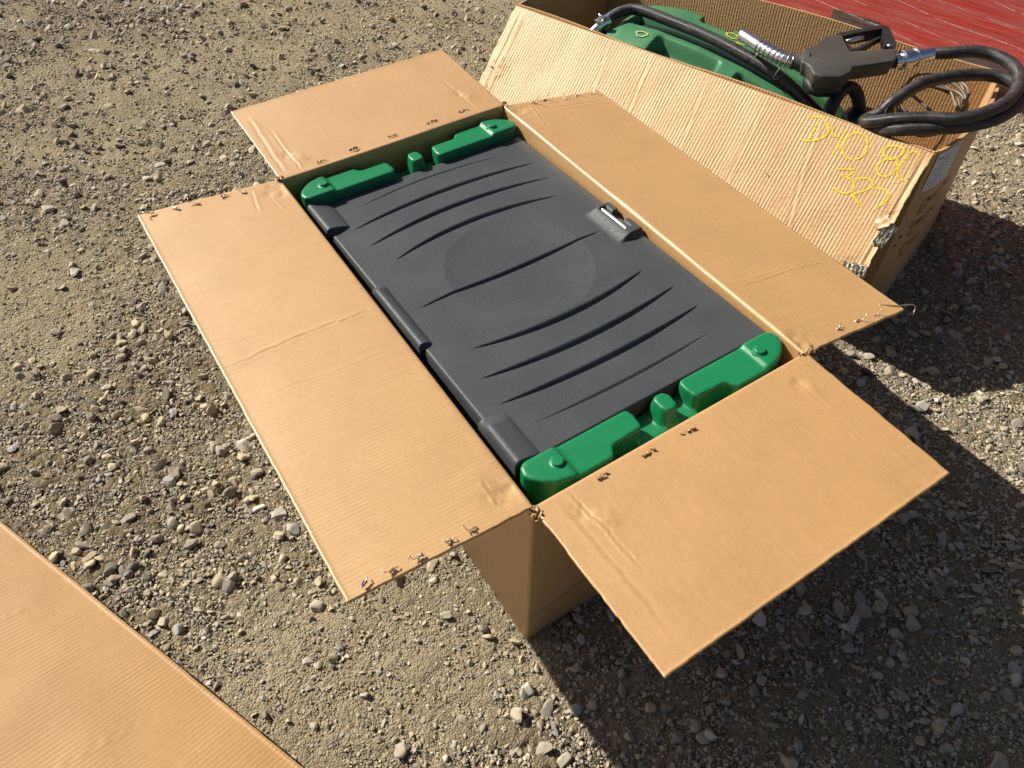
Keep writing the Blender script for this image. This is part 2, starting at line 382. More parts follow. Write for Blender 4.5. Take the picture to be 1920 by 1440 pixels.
# ------------------------------------------------------------------ cardboard building blocks
def flap_mesh(p0, p1, up, dvec, width, creases=(), dents=(), step=.0045, radius=.007, curl=0., rag=.0012, seed=0, strip=.12, warp=.002, lip=.0012):
    """a flap: from just inside the rim it goes up, rolls over the fold and runs out along dvec.  returns verts, faces, uv, place(s,w,h)"""
    p0, p1, up, dvec = [np.asarray(q, float) for q in (p0, p1, up, dvec)]
    e = p1 - p0; length = np.linalg.norm(e); e = e / length
    phi = math.acos(np.clip(up @ dvec, -1, 1)); back = radius * math.tan(phi / 2)
    perp = dvec - up * (up @ dvec); perp /= np.linalg.norm(perp)
    prof = []                                            # (offset from hinge in plane, path coordinate w)
    for q in np.linspace(-strip, -back, 4): prof.append((up * q, q))
    cen = -up * back + perp * radius
    for a in np.linspace(0, phi, 8)[1:-1]: prof.append((cen + radius * (-perp * math.cos(a) + up * math.sin(a)), (a / phi * 2 - 1) * back))
    nw = max(3, int(width / step))
    for q in np.linspace(back, width, nw): prof.append((dvec * q, q))
    O = np.array([q[0] for q in prof]); Wc = np.array([q[1] for q in prof])
    ns = int(length / step) + 1; S = np.linspace(0, length, ns)
    SS, WW = np.meshgrid(S, Wc, indexing='ij')
    nrm = np.cross(e, dvec); nrm = nrm / np.linalg.norm(nrm)
    if nrm[2] < 0: nrm = -nrm
    hh = warp * fbm(SS, WW, 4, 3, seed + 71) + curl * np.clip(WW / width, 0, 1) ** 2
    for poly, amp, wd in creases:
        jit = [(s + rng.normal(0, .0012), w_ + rng.normal(0, .0008)) for s, w_ in smooth(poly, 6)[:, :2]]
        d, sd, t = seg_dist(SS, WW, jit); env = np.clip(np.minimum(t, 1 - t) * 8, .25, 1)
        hh = hh + env * amp * (-np.exp(-(d / wd) ** 2) + .75 * np.exp(-((d - 1.9 * wd) / (1.1 * wd)) ** 2) * (sd > 0) + .25 * np.exp(-(d / (6 * wd)) ** 2))
    for s, w_, amp, r in dents:
        dd = np.hypot(SS - s, (WW - w_)); hh = hh + amp * np.exp(-(dd / r) ** 2) * (1 + 1.2 * fbm(SS, WW, 60, 2, seed + 5))
    hh = hh * np.clip(WW / .012, 0, 1) + lip * np.clip((WW - width + .007) / .007, 0, 1) ** 1.5
    # ragged cut edges
    de = rag * fbm(SS, WW, 55, 3, seed + 9) * 2
    sf = np.clip(1 - np.minimum(SS, length - SS) / .012, 0, 1); wf = np.clip(1 - (width - WW) / .012, 0, 1)
    Pn = p0 + e * (SS + de * sf)[..., None] + O[None] + dvec * (de * wf * .6)[..., None] + nrm * hh[..., None]
    uv = np.stack([SS, WW], -1).reshape(-1, 2)
    def place(s, w_, h=0): return p0 + e * s + dvec * w_ + nrm * h
    return Pn.reshape(-1, 3), gridf(ns, len(prof)), uv, (p0, e, dvec, nrm)
def orient_up(v, f, ref):
    a, b, c = v[f[len(f) - 1][0]], v[f[len(f) - 1][1]], v[f[len(f) - 1][2]]
    return f[:, ::-1].copy() if np.cross(b - a, c - a) @ ref < 0 else f
def crumple(size, nu, nv, amp, seed):
    r = np.random.default_rng(seed); a = np.linspace(-.5, .5, nu); b = np.linspace(-.5, .5, nv)
    A, B = np.meshgrid(a, b, indexing='ij'); v = np.stack([A * size[0], B * size[1], 0 * A], -1)
    v = v + r.normal(0, 1, v.shape) * np.array([size[0] / nu * .35, size[1] / nv * .35, amp]); return v.reshape(-1, 3), gridf(nu, nv)
def on_frame(fr, s, w_, h, rot, v):
    p0, e, d, n = fr; c, s_ = math.cos(rot), math.sin(rot); ex = e * c + d * s_; ey = -e * s_ + d * c
    return p0 + e * s + d * w_ + n * h + v[:, :1] * ex + v[:, 1:2] * ey + v[:, 2:3] * n
def staple(fr, s, w_, parent, seed, rot, tall=.012):
    """bent wire staple pulled half out, with the bit of paper it tore loose"""
    r = np.random.default_rng(seed); a = .009 * r.uniform(.8, 1.3)
    pts = [(-a, 0, .001), (-a * .7, .001, .004 * r.uniform(.5, 1.5)), (0, .002 * r.normal(), .003), (a * .8, -.001, .004), (a * 1.25, .003 * r.normal(), tall * r.uniform(.5, 1.2)), (a * 1.5, .004 * r.normal(), tall * r.uniform(.6, 1.4))]
    v, f = tube(on_frame(fr, s, w_, 0, rot + r.normal(0, .5), smooth(pts, 4)), .0009, 6)
    o = mesh_obj('staple', v, f, M['wire'], parent)
    v, f = crumple((.016, .008), 7, 4, .0022, seed); v = v * .8; v[:, 2] = np.abs(v[:, 2]) + .0012
    q = mesh_obj('torn_paper', on_frame(fr, s + r.normal(0, .002), w_ + r.normal(0, .003), 0, rot + r.normal(0, .4), v), f, M['tornd' if seed % 2 else 'torn'], parent, False, uv=v[:, :2])
    return o
def tear(fr, s, w_, parent, seed, ln=.034, rot=0., mat='tornd'):
    """ragged row of torn paper where staples were ripped out"""
    r = np.random.default_rng(seed); parts = []
    n = int(ln / .009); slit = []
    for k in range(n):
        a = s + (k / n - .5) * ln + r.normal(0, .0015); b = w_ + r.normal(0, .0012)
        v, f = crumple((r.uniform(.006, .012), r.uniform(.002, .0045)), 6, 3, .0013, seed * 31 + k); v[:, 2] = np.abs(v[:, 2]) + .0008 + (v[:, 1] > 0) * r.uniform(.001, .005)
        parts.append((on_frame(fr, a, b, 0, rot + r.normal(0, .35), v), [tuple(q) for q in f]))
        v, f = crumple((r.uniform(.007, .012), .0012), 6, 2, .0002, seed * 17 + k); v[:, 2] = .0012
        slit.append((on_frame(fr, a + r.normal(0, .003), b - .0015, 0, rot + r.normal(0, .2), v), [tuple(q) for q in f]))
    v, f = join(slit); mesh_obj('tear_slit', v, f, M['slit'], parent, False, uv=v[:, :2])
    v, f = join(parts)
    return mesh_obj('paper_tear', v, f, M['torn' if mat == 'tornd' else mat], parent, False, uv=v[:, :2])
def box_walls(loop_in, loop_out, z0, z1, seg_h=1, fn=None):
    """open tray walls + floor from plan loops; fn displaces (xy, z)"""
    li, lo = np.asarray(loop_in, float), np.asarray(loop_out, float); n = len(li); zs = np.linspace(z0, z1, seg_h + 1)
    V = []; UV = []; per = np.concatenate([[0], np.cumsum(np.linalg.norm(np.diff(lo, axis=0), axis=1))])
    for lp in (lo, li):
        for z in zs:
            for k in range(n): V.append((lp[k][0], lp[k][1], z)); UV.append((per[k], z))
    F = []; m = seg_h + 1
    for j in range(seg_h):
        for k in range(n):
            k2 = (k + 1) % n
            F.append((j * n + k, j * n + k2, (j + 1) * n + k2, (j + 1) * n + k))
            a = m * n; F.append((a + j * n + k2, a + j * n + k, a + (j + 1) * n + k, a + (j + 1) * n + k2))
    for k in range(n):
        k2 = (k + 1) % n; F.append((seg_h * n + k, seg_h * n + k2, m * n + seg_h * n + k2, m * n + seg_h * n + k))
    F.append(tuple(m * n + k for k in range(n)))                          # inner floor
    V = np.array(V)
    if fn is not None: V = fn(V)
    return V, F, np.array(UV)
def rrect(x0, x1, y0, y1, r, n=4, sub=8):
    P = []
    for cx, cy, a0 in ((x1 - r, y0 + r, -90), (x1 - r, y1 - r, 0), (x0 + r, y1 - r, 90), (x0 + r, y0 + r, 180)):
        for a in np.linspace(a0, a0 + 90, n): P.append((cx + r * math.cos(math.radians(a)), cy + r * math.sin(math.radians(a))))
    Q = []
    for i in range(len(P)):
        a, b = np.array(P[i]), np.array(P[(i + 1) % len(P)]); m = sub if np.linalg.norm(b - a) > .1 else 1
        for k in range(m): Q.append(tuple(a + (b - a) * k / m))
    return Q

# ------------------------------------------------------------------ the open box
box = empty('cardboard_box', (0, 0, 0), label='tall open brown cardboard box with four flaps folded out round a dark lidded tank', cat='cardboard box')
v, f, uv = box_walls(rrect(0, W, 0, L, .003), rrect(-.006, W + .006, -.006, L + .006, .007), 0, H - .013, 6)
body = mesh_obj('box_body', v, f, M['card_wall'], box, True, uv); sharp(body, 45)
deg = math.radians
def dv(ax, a): return np.array(ax, float) * math.cos(a) + np.array([0, 0, -math.sin(a)])
UP = np.array([0, 0, 1.])
flaps = {}
specs = {
 'L': dict(p0=(.001, -.002, H), p1=(.001, L + .004, H), ax=(-1, 0, 0), a=deg(-5.7), curl=-.004, seed=1,
   creases=[([(.543, .334), (.551, .265), (.561, .176), (.563, .085), (.563, .021)], .0024, .0014), ([(.444, .305), (.445, .224), (.44, .141), (.445, .027)], .0005, .0014),
            ([(1.085, .08), (.99, .095)], .0012, .0022), ([(1.052, .051), (.974, .047)], .0007, .002), ([(.03, .05), (.09, .047)], .0011, .0025), ([(.12, .286), (.086, .25), (.047, .194), (.03, .158)], .0003, .0012)],
   dents=[(.05, .03, -.003, .03), (1.05, .03, -.003, .03)]),
 'R': dict(p0=(W - .001, -.002, H), p1=(W - .001, L + .004, H), ax=(1, 0, 0), a=deg(10.1), curl=.003, seed=2,
   creases=[([(.222, .03), (.218, .116), (.215, .22), (.202, .33)], .0018, .0014), ([(.16, .085), (.086, .071), (.0, .05)], .0009, .0016), ([(1.075, .085), (1.016, .071), (.955, .055)], .0014, .002), ([(1.036, .118), (1.037, .213), (1.03, .334)], .001, .003)],
   dents=[(.02, .02, -.004, .03), (1.06, .03, -.003, .03)]),
 'B': dict(p0=(-.002, L - .001, H), p1=(W + .002, L - .001, H), ax=(0, 1, 0), a=deg(-3.5), curl=-.003, seed=3,
   creases=[([(.058, .21), (.058, .096), (.06, .012)], .0013, .002), ([(.03, .3), (.022, .12), (.02, .02)], .0008, .004), ([(.56, .2), (.565, .1), (.57, .01)], .0006, .003)],
   dents=[(.052, .09, -.0018, .014), (.075, .06, .0014, .018), (.565, .11, -.0016, .016), (.585, .08, .001, .02)]),
 'F': dict(p0=(-.002, .001, H), p1=(W + .002, .001, H), ax=(0, -1, 0), a=deg(0), curl=-.003, seed=4,
   creases=[([(.068, .012), (.071, .06), (.078, .094), (.078, .135), (.081, .192)], .0013, .002), ([(.579, .013), (.575, .078), (.571, .158), (.568, .235)], .0006, .0016), ([(.045, .02), (.05, .15), (.055, .28)], .0005, .004), ([(.61, .01), (.606, .05), (.59, .085)], .0006, .0015)],
   dents=[(.062, .052, -.0022, .013), (.09, .085, .0016, .018), (.573, .05, -.0018, .012), (.59, .08, .0012, .016)])}
lab = {'L': 'brightest flap, creased across the middle', 'R': 'long flap sloping down with a bright fold', 'B': 'short far flap', 'F': 'short near flap with torn staple holes'}
for k, q in specs.items():
    d = dv(q['ax'], q['a'])
    v, f, uv, fr = flap_mesh(q['p0'], q['p1'], UP, d, FW, q['creases'], q['dents'], step=.0032, curl=q['curl'], seed=q['seed'])
    f = orient_up(v, f, fr[3])
    o = mesh_obj('flap', v, f, M['card_plain' if k in 'FB' else 'card'], box, True, uv); solid(o, .0052); o['label'] = lab[k]; flaps[k] = (o, fr)
def fl(k): return flaps[k]
for i, (s, w_) in enumerate([(1.084, .31), (1.083, .258), (1.080, .211), (1.083, .142), (1.077, .1), (.014, .301), (.012, .256), (.010, .212), (.012, .153), (.012, .117)]):
    staple(fl('L')[1], s, w_, fl('L')[0], 40 + i, 1.2 if i < 5 else 1.9, .010)
for i, (s, w_) in enumerate([(1.081, .095), (1.087, .14), (1.080, .205), (1.082, .249), (1.08, .306), (.022, .134), (.018, .198), (.015, .253)]):
    staple(fl('R')[1], s, w_, fl('R')[0], 60 + i, 1.3, .016)
fr = fl('R')[1]                                                           # the long staple leg that sticks out over the corner
v, f = tube(on_frame(fr, .014, .325, 0, 0, smooth([(.022, -.03, .002), (.012, -.014, .004), (0, .004, .006), (-.014, .03, .012), (-.022, .038, .008), (-.028, .032, -.004)], 6)), .0013, 8)
mesh_obj('staple', v, f, M['wire'], fl('R')[0])
for i, (s, w_) in enumerate([(.119, .018), (.213, .022), (.321, .025), (.442, .028), (.542, .03)]): tear(fl('B')[1], s, w_, fl('B')[0], 80 + i, .03, .15)
for i, (s, w_) in enumerate([(.138, .018), (.236, .021), (.327, .024)]): tear(fl('F')[1], s, w_, fl('F')[0], 90 + i, .030, .1)
# torn corners between the flaps
for i, (x, y) in enumerate([(-.004, -.006), (W + .004, -.006), (-.004, L + .004), (W + .004, L + .004)]):
    parts = []
    for k in range(7):
        vv, ff = crumple((.014, .009), 5, 4, .003, 200 + 10 * i + k)
        R_ = np.array(Matrix.Rotation(rng.uniform(0, 6), 3, 'Z') @ Matrix.Rotation(rng.uniform(-1.3, 1.3), 3, 'X'))
        parts.append((vv @ R_.T + np.array([x + rng.normal(0, .006), y + rng.normal(0, .006), H - .003 + rng.normal(0, .005)]), [tuple(q) for q in ff]))
    vv, ff = join(parts); mesh_obj('torn_corner', vv, ff, M['torn'], box, False, uv=vv[:, :2])
# pencil and ink marks low on the near wall
def ribbon(path3, wd, nrm, lift=.0006):
    p = np.asarray(path3, float); t = np.gradient(p, axis=0); t /= np.linalg.norm(t, axis=1)[:, None] + 1e-9
    b = np.cross(t, nrm); b /= np.linalg.norm(b, axis=1)[:, None] + 1e-9; wd = np.broadcast_to(wd, len(p))[:, None]
    q = p + np.asarray(nrm) * lift; V = np.stack([q - b * wd / 2, q + b * wd / 2], 1).reshape(-1, 3)
    return V, [(2 * i, 2 * i + 1, 2 * i + 3, 2 * i + 2) for i in range(len(p) - 1)]
mk = []
for pts in ([(.02, .515), (.03, .520), (.022, .500), (.036, .506)], [(.03, .47), (.06, .484), (.085, .49)], [(.004, .105), (.05, .112), (.1, .126), (.14, .140)]):
    mk.append(ribbon(smooth([(a, -.0062, b) for a, b in pts], 4), .0016, (0, -1, 0)))
for v, f in mk: mesh_obj('ink_mark', v, f, M['ink'], box, False)

# ------------------------------------------------------------------ tank in the open box
TILT = math.atan(-.0324)
tank = empty('fuel_tank', (0, 0, .531), (TILT, 0, 0), 'green portable fuel tank under a dark grey ribbed lid, packed in the open box', 'fuel tank')
LX0, LX1, LY0, LY1 = .025, .634, .087, 1.028
xs = np.arange(LX0, LX1 + 1e-6, .0026); ys = np.arange(LY0, LY1 + 1e-6, .00125)
XX, YY = np.meshgrid(xs, ys, indexing='ij'); hz = np.zeros_like(XX)
def groove(yc, bulge, x0, x1, wd, dep):
    global hz
    c = (x0 + x1) / 2; hw = (x1 - x0) / 2; t = (XX - c) / hw; ins = np.clip(1 - t * t, 0, 1)
    y = yc + bulge * ins; wd = wd * 1.22; dep = dep * 1.15; wl = wd * ins ** .75 + 1e-5; p = (YY - y) / wl
    # soft shoulder at the far side, crisp lip at the near side
    prof = np.where(p > 0, np.clip(1 - (p / .75), 0, 1), np.clip(1 - (-p / .22), 0, 1)); prof = prof * prof * (3 - 2 * prof)
    hz = hz - dep * ins ** .6 * prof * (np.abs(t) < 1)
for a in ((.960, .024, .11, .565, .007, .0026), (.886, .022, .078, .60, .016, .0085), (.806, .029, .082, .592, .017, .0095), (.727, .031, .111, .565, .017, .0095),
          (.552, .004, .076, .566, .014, .0085), (.386, -.031, .107, .556, .017, .0095), (.305, -.026, .077, .58, .017, .0095), (.229, -.020, .073, .582, .016, .009), (.154, -.011, .106, .546, .009, .0036)): groove(*a)
r2 = ((XX - .334) / .166) ** 2 + ((YY - .604 + .05) / .178) ** 2
hz -= .0105 * np.clip(1 - r2, 0, 1)
# hinge swellings along the left edge
def lump(x1, y0, y1, hgt, pw, soft0, soft1):
    global hz
    k = np.clip((x1 - XX) / (x1 - LX0), 0, 1) ** pw
    e = np.clip((YY - y0) / soft0, 0, 1) * np.clip((y1 - YY) / soft1, 0, 1); e = e * e * (3 - 2 * e)
    hz = np.where((k > 0) & (e > 0), np.maximum(hz, hgt * k * e + np.minimum(hz, 0) * (1 - e)), hz)
lump(.079, .900, 1.06, .017, .55, .006, .03)
lump(.050, .440, .668, .013, .5, .006, .022)
lump(.075, .05, .216, .015, .55, .03, .035)
# latch boss on the right edge
bx = np.clip((XX - .560) / .045, 0, 1); by = np.clip((YY - .484) / .010, 0, 1) * np.clip((.630 - YY) / .012, 0, 1)
boss = .016 * (bx * bx * (3 - 2 * bx)) * (by * by * (3 - 2 * by)); hz = np.where((by > 0) & (bx > 0), np.maximum(hz, boss + np.minimum(hz, 0) * (1 - bx)), hz)
slot = np.clip((XX - .597) / .003, 0, 1) * np.clip((.617 - XX) / .003, 0, 1) * np.clip((YY - .512) / .004, 0, 1) * np.clip((.612 - YY) / .004, 0, 1)
notch = np.clip((XX - .610) / .003, 0, 1) * np.clip((YY - .540) / .003, 0, 1) * np.clip((.584 - YY) / .003, 0, 1)
hz = hz - .014 * slot - np.maximum(notch - slot * notch, 0) * .018
# rounded edges
def rnd(e, r): return np.where(e < r, r - np.sqrt(np.maximum(r * r - (r - e) ** 2, 0)), 0)
hz -= rnd(XX - LX0, .011); hz -= rnd(LX1 - XX, .004); hz -= rnd(YY - LY0, .005); hz -= rnd(LY1 - YY, .004)
hz += .0006 * fbm(XX, YY, 5, 2, 91)
XS = XX.copy()
side = np.clip(1 - (XX - LX0) / .01, 0, 1)                               # the left edge steps in between the hinges
inhinge = ((YY > .90)) | ((YY > .44) & (YY < .668)) | (YY < .216)
XS = XX + side * np.where(inhinge, -.004, .004)
YS = YY - .0146 * YY * (YY + .54) / 1.08
nx, ny = XX.shape; top = np.stack([XS, YS, hz], -1).reshape(-1, 3); F = [gridf(nx, ny)]
# skirt
ring = [i * ny for i in range(nx)] + [(nx - 1) * ny + j for j in range(1, ny)] + [i * ny + ny - 1 for i in range(nx - 2, -1, -1)] + [j for j in range(ny - 2, 0, -1)]
ring = np.array(ring); low = top[ring].copy(); low[:, 2] = -.05; b0 = len(top); n = len(ring); i = np.arange(n)
F.append(np.stack([ring, b0 + i, b0 + (i + 1) % n, ring[(i + 1) % n]], 1)); lv = np.vstack([top, low])
lid = mesh_obj('tank_lid', lv, np.vstack(F), M['lid'], tank); lid['label'] = 'dark grey ribbed lid'
v, f = tube([(.6065, .509, .0075), (.6065, .600, .0075)], .0055, 16); pin = mesh_obj('latch_pin', v, f, M['pin'], lid); sharp(pin); pin['label'] = 'short silver pin in the lid latch'
# green body: the ends that show past the lid, over a lower trunk
barL = [(.020, .060), (.024, .078), (.036, .086), (.100, .086), (.107, .0845), (.258, .0845), (.265, .080), (.268, .066), (.264, .038), (.258, .033), (.196, .032), (.189, .028), (.183, .015), (.176, .010), (.104, .009), (.085, .011), (.060, .018), (.040, .032), (.027, .046)]
padL = [(.020, .060), (.024, .0775), (.036, .0855), (.098, .0855), (.101, .080), (.101, .014), (.098, .0095), (.085, .0105), (.060, .0175), (.040, .0315), (.027, .0455)]
stub = [(.319, .070), (.319, .046), (.325, .036), (.340, .034), (.351, .040), (.353, .066), (.345, .077), (.327, .078)]
def mirx(p): return [(.656 - x, y) for x, y in p]
def toback(p): return [(x, 1.0885 - y * .99) for x, y in p]
def taper(vf, k, z1):
    v, f = vf; v = v.copy(); lo = v[:, 2] < z1 - .01; c = v[~lo, :2].mean(0); v[lo, :2] = c + (v[lo, :2] - c) * k; return v, f
parts = []
def bar(pl, pd, st, z):
    for q in (pl, mirx(pl)): parts.append(prism(q, -.14, z + .001))
    for q in (pd, mirx(pd)): parts.append(prism(q, -.13, z + .008))
    parts.append(taper(prism(st, -.075, z + .004), 1.7, z))
bar(barL, padL, stub, .004); bar(toback(barL), toback(padL), toback(stub), .0235)
parts.append(boxm(.034, .622, .03, 1.072, -.20, -.050)); parts.append(boxm(.255, .401, .020, .084, -.10, -.036)); parts.append(boxm(.255, .401, 1.004, 1.068, -.10, -.026))
v, f = join(parts); gb = mesh_obj('tank_body', v, f, M['green'], tank)
rm = gb.modifiers.new('fuse', 'REMESH'); rm.mode = 'VOXEL'; rm.voxel_size = .0025; rm.use_smooth_shade = True
sm = gb.modifiers.new('soften', 'SMOOTH'); sm.factor = .5; sm.iterations = 24
v, f = boxm(.036, .620, .032, 1.070, -.52, -.17); mesh_obj('tank_bottom', v, f, M['green'], tank, False)
for (x, y, z) in ((.085, .050, .0108), (.571, .050, .0108), (.085, 1.038, .0302), (.571, 1.038, .0302)):
    prof = [(.0165, -.002), (.0155, .001), (.0115, .0025), (.0108, .006), (.0095, .0072), (.0001, .0074)]; V = []
    for r_, zz in prof:
        for k in range(28): V.append((x + r_ * math.cos(2 * math.pi * k / 28), y + r_ * math.sin(2 * math.pi * k / 28), z + zz))
    F = [(i * 28 + k, i * 28 + (k + 1) % 28, (i + 1) * 28 + (k + 1) % 28, (i + 1) * 28 + k) for i in range(len(prof) - 1) for k in range(28)]
    sharp(mesh_obj('boss', V, F, M['green'], gb), 32)

# ------------------------------------------------------------------ second box, leaning flap, second tank
ROT2 = math.atan2(-B2U[1], -B2U[0])
def b2root(name, label, cat): return empty(name, tuple(B2P), (0, 0, ROT2), label, cat)
def B(s, t, z): return np.array([-s, t, z])          # local: x = -s, y = t
box2 = b2root('cardboard_box', 'washboarded brown cardboard box holding the hose and nozzle, yellow crayon on its hanging flap', 'cardboard box')
def bulge(V):
    V = V.copy(); s, t, z = -V[:, 0], V[:, 1], V[:, 2]; k = np.clip(t / .55, 0, 1); a = np.clip(z / .53, 0, 1)
    topb = .046 * np.sin(np.pi * k) ** .6; kb = np.clip(np.minimum(t / .06, (.55 - t) / .06), 0, 1); bb = topb * a + .043 * kb * (1 - a)
    endk = np.clip(1 - s / .06, 0, 1); V[:, 0] += bb * endk
    V[:, 2] = np.where(z > .52, z + .004 * np.sin(V[:, 0] * 9), z)
    return V
def loop2(x0, x1, y0, y1):
    P = []
    for a, b, n in (((x0, y0), (x1, y0), 30), ((x1, y0), (x1, y1), 28), ((x1, y1), (x0, y1), 30), ((x0, y1), (x0, y0), 12)):
        for k in range(n): P.append((a[0] + (b[0] - a[0]) * k / n, a[1] + (b[1] - a[1]) * k / n))
    return P
v, f, uv = box_walls(loop2(-B2L + .006, -.006, .006, B2W - .006), loop2(-B2L, 0, 0, B2W), 0, B2H - .004, 10, bulge)
bb = mesh_obj('box_body', v, f, M['card_wash'], box2, True, uv); sharp(bb, 50)
dwn = np.array([0, -.26, -.245]); dwn /= np.linalg.norm(dwn)
cr = [([(.855, .01), (.838, .175), (.82, .35)], .0016, .003), ([(1.004, .01), (.978, .172), (.96, .35)], .001, .003), ([(.659, .02), (.631, .246), (.62, .35)], .0013, .003), ([(.31, .01), (.27, .2), (.23, .35)], .0016, .003), ([(.47, .01), (.45, .35)], .0010, .003),
      ([(1.345, .01), (1.34, .36)], .0022, .005), ([(.018, .005), (.012, .37)], .0026, .005), ([(.034, .02), (.03, .36)], .0013, .003), ([(.83, .08), (.87, .06), (.9, .12)], .0008, .002)]
v, f, uv, fr2 = flap_mesh(B(-.002, -.0005, B2H), B(1.377, -.0005, B2H), UP, dwn, .367, cr, [(.01, .2, -.004, .03), (.03, .36, -.004, .03), (1.33, .2, .003, .04)], radius=.0045, rag=.002, seed=8, warp=.006, strip=.06)
# the flap widens a little towards its near lower corner
f = orient_up(v, f, fr2[3]); flap2 = mesh_obj('flap', v, f, M['card_wash'], box2, True, uv); solid(flap2, .006); flap2['label'] = 'washboarded flap with yellow crayon writing'
ST = [[[.305, .034], [.303, .059], [.303, .084]], [[.329, .024], [.307, .019], [.282, .028], [.267, .045], [.27, .062], [.284, .077], [.302, .086], [.325, .09]], [[.261, .029], [.253, .051], [.234, .046]], [[.227, .026], [.226, .053], [.225, .078], [.225, .093]],
      [[.215, .048], [.205, .027], [.183, .023], [.164, .034], [.153, .061], [.161, .083], [.182, .093], [.203, .085], [.214, .066], [.215, .048]], [[.126, .064], [.121, .063]],
      [[.114, .044], [.112, .032], [.096, .022], [.076, .021], [.068, .028], [.072, .043], [.086, .056], [.104, .054], [.114, .044]], [[.086, .056], [.104, .069], [.107, .088], [.095, .102], [.077, .103], [.067, .091], [.063, .071], [.073, .053], [.087, .054]],
      [[.028, .022], [.045, .017], [.054, .027], [.056, .05], [.058, .073], [.048, .092], [.031, .096], [.025, .085]],
      [[.195, .129], [.157, .115], [.16, .132], [.18, .14], [.156, .14], [.137, .15], [.133, .167], [.143, .179], [.159, .182], [.18, .177]], [[.137, .134], [.117, .124], [.096, .127], [.095, .142], [.111, .16], [.126, .175], [.114, .186], [.09, .194]], [[.084, .138], [.06, .135], [.045, .144], [.045, .162], [.053, .179], [.059, .192]]]
# height of the flap's real surface under the strokes
fv = v; fuv = uv
def flap2_pt(s, w_, lift):
    k = np.argmin((fuv[:, 0] - s) ** 2 + (fuv[:, 1] - w_) ** 2); n = fr2[3]; base = fr2[0] + fr2[1] * s + fr2[2] * w_
    return base + n * ((fv[k] - base) @ n + lift)
parts = []
for s_ in ST:
    p = smooth(s_, 8); q = np.array([flap2_pt(a + .002, b, .0012) for a, b in p])
    parts.append(ribbon(q, .0042 + .0024 * rng.uniform(size=len(q)), fr2[3], 0))
v, f = join(parts); mesh_obj('handwriting', v, f, M['crayon'], flap2, False)
# exposed torn flutes at the flap's ragged end
for s, w_, sz, rot, sd in ((.004, .243, (.028, .062), -.15, 1), (.028, .355, (.06, .03), .2, 2)):
    parts = []
    for k in range(3):
        nu, nv = 15, 8; vv, ff = crumple(sz, nu, nv, .003, 300 + sd * 5 + k); vv[:, 2] += .006 * np.sin(np.arange(len(vv)) // nv * 2.4) + .004 * k
        parts.append((on_frame(fr2, s, w_, .0, rot, vv), [tuple(q) for q in ff]))
    vv, ff = join(parts); mesh_obj('torn_edge', vv, ff, M['torng'], flap2, False, uv=vv[:, :2])
vv, ff = crumple((.034, .03), 6, 6, .002, 333); vv[:, 2] += (.017 - vv[:, 0]) * .5; mesh_obj('paper_tear', on_frame(fr2, .028, .215, .002, .6, vv), ff, M['torn'], flap2, True, uv=vv[:, :2])
for i, (s, w_) in enumerate(((.047, .335), (.37, .207), (1.365, .22), (1.35, .28))): tear(fr2, s, w_, flap2, 140 + i, .014)
# shipping label and check boxes printed on the end wall
def endpt(t, z, lift=.0012):
    p = bulge(np.array([[0., t, z]]))[0]; q = bulge(np.array([[0., t + .002, z]]))[0]; d = q - p; n = np.array([d[1], -d[0], 0]); n /= np.linalg.norm(n)
    if n[0] < 0: n = -n
    return p + n * lift
nt_, nz_ = 14, 6
lv_ = np.array([endpt(a, b) for a in np.linspace(.014, .125, nt_) for b in np.linspace(.40, .518, nz_)])
lb = mesh_obj('shipping_label', lv_, gridf(nt_, nz_), M['paper'], box2); 
def endstroke(pts, wd, n=6, lift=.0018):
    p = [endpt(a + (c - a) * k / n, b + (d - b) * k / n, lift) for (a, b), (c, d) in zip(pts, pts[1:]) for k in range(n)] + [endpt(*pts[-1], lift)]
    p = np.array(p); return ribbon(p, wd, (1, 0, 0), 0)
parts = []
for k in range(9):
    z = .5 - .011 * k
    for j in range(6):
        if rng.uniform() < .75: a = .022 + j * .013; parts.append(endstroke([(a, z), (a + rng.uniform(.006, .012), z)], .004 if k < 2 else .0022, 2))
for j in range(4): parts.append(endstroke([(.095 + j * .006, .508), (.0985 + j * .006, .508)], .005, 2))
v, f = join(parts); mesh_obj('printed_lines', v, f, M['inkg'], lb, False)
# stroke font for the few legible words
GL = {'D': [[(0, 0), (0, 1), (.6, .9), (.7, .5), (.6, .1), (0, 0)]], 'I': [[(.3, 0), (.3, 1)]], 'E': [[(.7, 0), (0, 0), (0, 1), (.7, 1)], [(0, .5), (.5, .5)]], 'S': [[(.7, .85), (.35, 1), (0, .75), (.7, .3), (.35, 0), (0, .15)]], 'L': [[(0, 1), (0, 0), (.7, 0)]],
      'G': [[(.7, .85), (.35, 1), (0, .5), (.35, 0), (.7, .2), (.7, .5), (.4, .5)]], 'A': [[(0, 0), (.35, 1), (.7, 0)], [(.15, .4), (.55, .4)]], 'O': [[(.35, 0), (0, .5), (.35, 1), (.7, .5), (.35, 0)]], 'N': [[(0, 0), (0, 1), (.7, 0), (.7, 1)]], 'H': [[(0, 0), (0, 1)], [(.7, 0), (.7, 1)], [(0, .5), (.7, .5)]],
      '2': [[(0, .8), (.35, 1), (.7, .75), (0, 0), (.7, 0)]], 'W': [[(0, 1), (.2, 0), (.35, .6), (.5, 0), (.7, 1)]], 'T': [[(0, 1), (.7, 1)], [(.35, 1), (.35, 0)]], 'R': [[(0, 0), (0, 1), (.6, .9), (.6, .6), (0, .5), (.7, 0)]], 'U': [[(0, 1), (0, .15), (.35, 0), (.7, .15), (.7, 1)]]}
